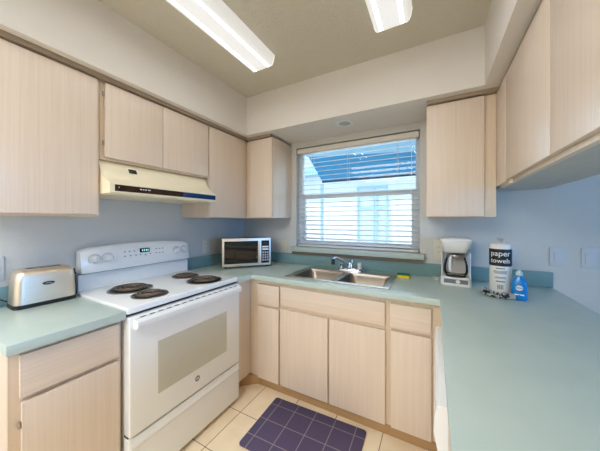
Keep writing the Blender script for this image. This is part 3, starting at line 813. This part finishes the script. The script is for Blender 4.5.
# local x runs along the front (left to right), local -y is the front
w2, dp, mh = 0.2235, 0.285, 0.272
part('case', MB().box(-w2 + .002, w2 - .002, .022, dp, .012, mh - .004, .004), 'blackgloss', mw, local=True, label='dark case')
fr = part('front_frame', MB().box(-w2, w2, 0, .0215, .014, mh, .004), 'steel', mw, local=True)
part('window', MB().box(-.205, .100, -.0016, -.0002, .040, .246, .0005, 1), 'blackgloss', fr, local=True)
part('control_panel', MB().box(.132, .207, -.0016, -.0002, .036, .248, .0005, 1), 'blackgloss', fr, local=True)
part('handle', MB().box(.106, .127, -.016, -.0003, .040, .244, .004), 'steel', mw, local=True)
cp = [o for o in fr.children if o.name.startswith('control_panel')][0]
k = MB()
for r in range(4):
    for c in range(3): k.box(.140 + c * .022, .156 + c * .022, -.0026, -.0018, .056 + r * .024, .072 + r * .024)
part('keypad', k, 'lgrey', cp, local=True, smooth=0)
k = MB()
for r in range(2): k.box(.140, .200, -.0026, -.0018, .158 + r * .024, .172 + r * .024)
part('key_rows', k, 'white', cp, local=True, smooth=0)
part('display', MB().box(.142, .198, -.0026, -.0018, .212, .234), 'dark', cp, local=True, smooth=0)
for (x, y) in ((-.19, .03), (.19, .03), (-.19, .25), (.19, .25)):
    part('foot', MB().lathe([(.014, 0.0006), (.014, .0118)], (x, y, 0)), 'black', mw, local=True)

# ------------------------------------------------------------------ coffee maker
cm = thing('coffee_maker', 'white drip coffee maker with a glass carafe right of the window', 'coffee maker', (2.068, -0.172, H), math.radians(-4))
part('base', MB().loft([rrect(-.083, .083, -.095, .115, .025, .001), rrect(-.085, .085, -.098, .117, .028, .02), rrect(-.082, .082, -.090, .115, .025, .058)]), 'white_plastic', cm, local=True)
part('tower', MB().loft([rrect(-.080, .080, .030, .113, .02, .0585), rrect(-.078, .078, .035, .113, .02, .19), rrect(-.083, .083, .030, .115, .02, .22)]), 'white_plastic', cm, local=True)
for s in (-1, 1):
    a, b_ = (-.081, -.072) if s < 0 else (.072, .081)
    part('side_arm', MB().loft([rrect(a, b_, -.055, .0295, .006, .0585), rrect(a, b_, -.030, .0295, .006, .13), rrect(a, b_, -.055, .0295, .006, .2195)]), 'white_plastic', cm, local=True)
part('brew_head', MB().loft([rrect(-.060, .060, -.070, .100, .035, .2205), rrect(-.075, .075, -.085, .112, .035, .250), rrect(-.086, .086, -.092, .116, .03, .292), rrect(-.086, .086, -.092, .116, .03, .300)]), 'white_plastic', cm, local=True)
part('lid', MB().loft([rrect(-.088, .088, -.095, .117, .03, .3005), rrect(-.088, .088, -.095, .117, .03, .310), rrect(-.078, .078, -.085, .108, .03, .318)]), 'white_plastic', cm, local=True)
pl = part('front_panel', MB().box(-.064, .064, -.0985, -.0945, .018, .046, .002), 'grey', cm, local=True, label='grey front panel')
part('switch', MB().lathe([(.011, -.106), (.012, -.103), (.012, -.0987)], (.012, 0, .032), 'y', 18), 'white_plastic', pl, local=True)
part('warming_plate', MB().lathe([(.058, .0585), (.058, .062), (.05, .063)], (0, -.040, 0)), 'coffee', cm, local=True)
ca = part('carafe', MB().lathe([(.050, .064), (.062, .072), (.067, .095), (.066, .130), (.058, .168), (.050, .190), (.0485, .190), (.0565, .167), (.0645, .129), (.0655, .096), (.060, .074), (.049, .066)], (0, -.040, 0), 'z', 32), 'carafeglass', cm, local=True, label='glass carafe')
part('carafe_collar', MB().lathe([(.0515, .188), (.0535, .194), (.050, .206), (.02, .210)], (0, -.040, 0)), 'drip', ca, local=True)
part('carafe_handle', MB().tube([(-.022, -.086, .196), (-.028, -.116, .192), (-.030, -.126, .155), (-.030, -.124, .118), (-.028, -.106, .100)], .008, 8), 'white_plastic', ca, local=True)
part('power_cord', MB().tube([(-.083, .09, .02), (-.105, .085, .004), (-.125, .06, .004), (-.13, .035, .004), (-.115, .02, .006), (-.10, .04, .006), (-.108, .07, .008), (-.128, .075, .014), (-.138, .05, .012)], .0035, 6), 'white_plastic', cm, local=True)

cm.scale = (1.06, 1.0, 1.0)
# ------------------------------------------------------------------ paper towels, cloth, soap
pc_ = Vector((2.276, -0.372, H))
fa = math.atan2(-2.201 + .372, 1.935 - 2.276)   # direction towards the room
pt = thing('paper_towel_roll', 'wrapped paper towel roll with a black label beside the blue soap', 'paper towels', pc_)
R_ = .052
part('roll', MB().lathe([(.03, .001), (.046, .003), (R_, .012), (R_, .296), (.045, .303), (.02, .306), (.008, .308)], pc_, 'z', 40), 'paper', pt)
tw = MB().tube([pc_ + Vector(q) for q in ((0, 0, .308), (.004, 0, .318), (.0, .003, .324))], [.008, .012, .004], 8)
for k in range(7):
    a = k * .9; tw.tube([pc_ + Vector(q) for q in ((0, 0, .316), (.012 * math.cos(a), .012 * math.sin(a), .328), (.022 * math.cos(a), .022 * math.sin(a), .330 + .006 * (k % 3)))], [.004, .0035, .0012], 5)
part('twisted_wrap', tw, 'lgrey', pt)
def wrapband(z0, z1, a0, a1, r, n=24):
    b = MB(); rows = []
    for i in range(n + 1):
        a = fa + a0 + (a1 - a0) * i / n
        rows.append([tuple(pc_ + Vector((rr * math.cos(a), rr * math.sin(a), z))) for rr, z in ((R_ + .0002, z0), (r, z0), (r, z1), (R_ + .0002, z1))])
    return b.loft(rows)
lb = part('label', wrapband(.176, .273, -2.4, 2.4, R_ + .0008, 48), 'black', pt, label='black printed label')
def wraptext(body, size, zc, m, parent, a0=0.0, r=R_ + .0012, bold=0.0):
    me = text_mesh(body, size, .0003, bold)
    for v in me.vertices:
        a = fa + a0 + v.co.x / R_
        rr = r + v.co.z
        v.co = Vector((rr * math.cos(a), rr * math.sin(a), zc + v.co.y))
    o = text_part('lettering', me, m, parent, Matrix.Identity(4)); return o
wraptext('paper', .042, .247, 'white', lb, bold=.0001); wraptext('towels', .036, .206, 'white', lb, bold=.0001)
fp = MB()
for z, hw, h in ((.160, .4, .005), (.146, .62, .003), (.140, .62, .003), (.134, .55, .003), (.112, .45, .003), (.106, .5, .003), (.086, .4, .006)):
    q = wrapband(z, z + h, -hw, hw, R_ + .0006, 10); me = q.mesh('t', 'grey', 0); fp.bm.from_mesh(me); bpy.data.meshes.remove(me)
for k in range(7):
    q = wrapband(.045, .070, -.26 + k * .075, -.26 + k * .075 + (.03 if k % 2 else .05), R_ + .0006, 2); me = q.mesh('t', 'grey', 0); fp.bm.from_mesh(me); bpy.data.meshes.remove(me)
part('fine_print', fp, 'grey', pt, smooth=0)

cb = MB(); rows = []
nu, nv = 56, 12
for i in range(nu + 1):
    a = fa - 1.75 + 2.75 * i / nu
    ring = []
    wv = .018 + .006 * math.sin(i * 1.3) + .004 * math.sin(i * .57)
    cr = .077 + .006 * math.sin(i * .9)
    en = min(1, i / 4, (nu - i) / 4) * .9 + .1
    for j in range(nv):
        t_ = 2 * PI * j / nv
        rr = cr + wv * en * math.cos(t_) * .95
        rr = max(rr, R_ + .004)
        z = H + .0008 + (1 + math.sin(t_)) * .5 * (.026 + .010 * math.sin(i * 1.1 + j)) * en
        p = Vector((pc_.x + rr * math.cos(a), pc_.y + rr * math.sin(a), z))
        dn = noise.noise(p * 70) * .004
        ring.append((p.x + dn, p.y + dn, max(H + .0008, p.z + dn)))
    rows.append(ring)
solo('dish_cloth', cb.loft(rows), 'cloth', 'crumpled black and white cloth bunched around the foot of the paper towels', 'cloth', (2.23, -0.43, H), smooth=80)

sp_ = Vector((2.347, -0.432, H))
sa_ = math.atan2(-2.201 + .432, 1.935 - 2.347) + PI / 2
so = thing('dish_soap_bottle', 'blue dish soap bottle with a white cap beside the paper towels', 'bottle', sp_, sa_)
def ell(a, b, z, n=28, p=2.6):
    o = []
    for i in range(n):
        t_ = 2 * PI * i / n; c, s_ = math.cos(t_), math.sin(t_)
        o.append((a * math.copysign(abs(c) ** (2 / p), c), b * math.copysign(abs(s_) ** (2 / p), s_), z))
    return o
part('bottle', MB().loft([ell(.028, .018, .0008), ell(.0345, .023, .006), ell(.0355, .024, .03), ell(.0325, .022, .065), ell(.0335, .022, .085), ell(.030, .020, .105), ell(.021, .016, .120), ell(.013, .012, .130, p=2), ell(.012, .012, .136, p=2)]), 'soapblue', so, local=True, smooth=70)
part('cap', MB().lathe([(.0155, .1365), (.0155, .152), (.012, .156), (.008, .158), (.0075, .166), (.003, .168)], (0, 0, 0), 'z', 24), 'cap', so, local=True, label='frosted white cap')
lbm = MB()
def lab_pt(u, z):   # on the front of the bottle: local -y faces the room
    return (u, -(.0245 * (1 - (abs(u) / .0375) ** 2.6) ** (1 / 2.6)) - .0006, z)
ring0, ring1 = [], []
for i in range(24):
    t_ = 2 * PI * i / 24
    x, y, z = lab_pt(.016 * math.cos(t_), .070 + .014 * math.sin(t_)); ring0.append((x, y, z)); ring1.append((x, y - .0006, z))
lo = part('front_label', lbm.loft([ring0, ring1]), 'paper', so, local=True, label='white oval on the front label')
tm = text_mesh('Dawn', .013, .0003, .0003)
text_part('lettering', tm, 'soapblue', lo, Matrix.Translation((0, -.0262, .071)) @ Matrix.Rotation(PI / 2, 4, 'X'))
part('label_stripe', MB().loft([[(*lab_pt(u, z)[:2], z) for u, z in ((-.02, .030), (.02, .030), (.02, .036), (-.02, .036))], [(u, lab_pt(u, z)[1] - .0006, z) for u, z in ((-.02, .030), (.02, .030), (.02, .036), (-.02, .036))]]), 'paper', so, local=True, smooth=0)

# ------------------------------------------------------------------ floor mat
MAT0 = (0.880, -0.640)
MAT_P = [(0.880, -0.640), (1.566, -0.622), (1.566, -1.085), (0.880, -1.085)]
mm = rrect(0.880, 1.555, -1.070, -0.634, .018, .0008); m2 = rrect(0.880, 1.555, -1.070, -0.634, .018, .010); m3 = rrect(0.884, 1.551, -1.066, -0.638, .016, .0125)
fmat = solo('floor_mat', MB().loft([mm, m2, m3]), 'black', 'purple plaid cushioned mat on the tile in front of the sink', 'mat', (MAT0[0], -0.707, 0))
fmat.rotation_euler[2] = math.radians(2.0); fmat.location = (0.886, -0.709, 0)
fmat.data.materials.clear(); fmat.data.materials.append(mat_material())

# ------------------------------------------------------------------ outlets and switches
def plate(name, label, cat, wall, u0, u1, z0, z1, m, kind, group=None):
    """wall plate on the back wall (u = x) or the left wall (u = y)"""
    base = ((u0 + u1) / 2, 0, (z0 + z1) / 2) if wall == 'back' else (0, (u0 + u1) / 2, (z0 + z1) / 2)
    rz = 0 if wall == 'back' else PI / 2
    r = thing(name, label, cat, base, rz, group)
    w, h = (u1 - u0) / 2, (z1 - z0) / 2
    part('cover_plate', MB().box(-w, w, -.006, -.0005, -h, h, .0025), m, r, local=True)
    gangs = 2 if w > .05 else 1
    for g in range(gangs):
        c = 0 if gangs == 1 else (-.023 + .046 * g)
        if kind == 'rocker' or (kind == 'mixed' and g == 0):
            part('rocker', MB().box(c - .016, c + .016, -.0095, -.0062, -.033, .033, .0015), m, r, local=True)
        elif kind in ('outlet', 'mixed'):
            for z in (-.02, .02):
                s_ = part('socket', MB().loft([[(q[0], -.0062, q[1]) for q in [(c + .0165 * math.cos(2 * PI * k / 16), z + .0135 * math.sin(2 * PI * k / 16)) for k in range(16)]], [(q[0], -.0078, q[1]) for q in [(c + .0165 * math.cos(2 * PI * k / 16), z + .0135 * math.sin(2 * PI * k / 16)) for k in range(16)]]]), m, r, local=True)
                part('slots', MB().box(c - .007, c - .005, -.0083, -.0079, z - .003, z + .005).box(c + .005, c + .007, -.0083, -.0079, z - .003, z + .005), 'dark', s_, local=True, smooth=0)
        elif kind == 'blank':
            part('screw', MB().lathe([(.003, -.0075), (.003, -.0062)], (c, 0, .045), 'y', 10), 'lgrey', r, local=True)
        elif kind == 'dimmer':
            part('rocker', MB().box(c - .020, c + .020, -.0095, -.0062, -.036, .030, .0015), m, r, local=True)
    return r
plate('wall_switch', 'pale wall switch just past the end of the backsplash', 'switch', 'back', 2.599, 2.671, 1.055, 1.177, 'plate', 'rocker')
plate('wall_switch', 'white wall switch with a framed rocker farthest right on the back wall', 'switch', 'back', 2.746, 2.818, 1.053, 1.179, 'plate', 'dimmer')
plate('electrical_outlet', 'white outlet partly hidden behind the paper towel roll', 'outlet', 'back', 2.362, 2.434, 1.053, 1.181, 'plate', 'outlet')
plate('electrical_outlet', 'ivory outlet between the window and the coffee maker', 'outlet', 'back', 1.930, 2.002, 1.05, 1.20, 'ivory', 'outlet')
plate('electrical_outlet', 'wide ivory switch and outlet plate between the microwave and the window', 'outlet', 'back', 0.474, 0.590, 1.040, 1.152, 'ivory', 'mixed')
plate('electrical_outlet', 'ivory outlet on the left wall between the range and the microwave', 'outlet', 'left', -0.578, -0.492, 1.042, 1.165, 'ivory', 'outlet')
plate('electrical_outlet', 'white outlet on the left wall beside the toaster at the picture edge', 'outlet', 'left', -1.893, -1.812, 1.046, 1.17, 'plate', 'outlet')

# ------------------------------------------------------------------ ceiling lights
def fixture(x0, x1, y1, label):
    xc = (x0 + x1) / 2; w = (x1 - x0) / 2
    r = thing('ceiling_light', label, 'ceiling light', (xc, y1 - .61, CZ), 0, 'fluorescent ceiling lights')
    part('base', MB().box(-w + .02, w - .02, -.60, .60, -.02, -.0005), 'enamel', r, local=True, smooth=0)
    h = .088
    prof = [(-w - .004, -.022), (-w + .002, -.060), (-w + .012, -h + .006), (-w + .022, -h), (w - .022, -h), (w - .012, -h + .006), (w - .002, -.060), (w + .004, -.022)]
    part('diffuser', MB().prism(prof, 'y', -.602, .602), 'lens', r, local=True, smooth=30)
    for s in (-1, 1):
        y0, y1_ = (.6022, .609) if s > 0 else (-.609, -.6022)
        part('end_cap', MB().prism([(p[0] * 1.01, p[1]) for p in prof], 'y', y0, y1_), 'caplens', r, local=True, smooth=0)
    return r
fixture(0.790, 0.985, -0.815, 'long fluorescent ceiling light nearer the range wall')
fixture(1.636, 1.831, -0.777, 'fluorescent ceiling light nearer the peninsula')
dl = thing('downlight', 'small round recessed light in the bulkhead above the window', 'light', (1.296, -0.262, SB))
part('trim_ring', MB().lathe([(.045, -.001), (.05, -.006), (.068, -.006), (.072, -.0008)], (0, 0, 0), 'z', 32, False), 'white_plastic', dl, local=True)
part('lens', MB().lathe([(.0449, -.0015), (.0449, -.003), (.03, -.0045), (.001, -.005)], (0, 0, 0), 'z', 28), 'lgrey', dl, local=True)
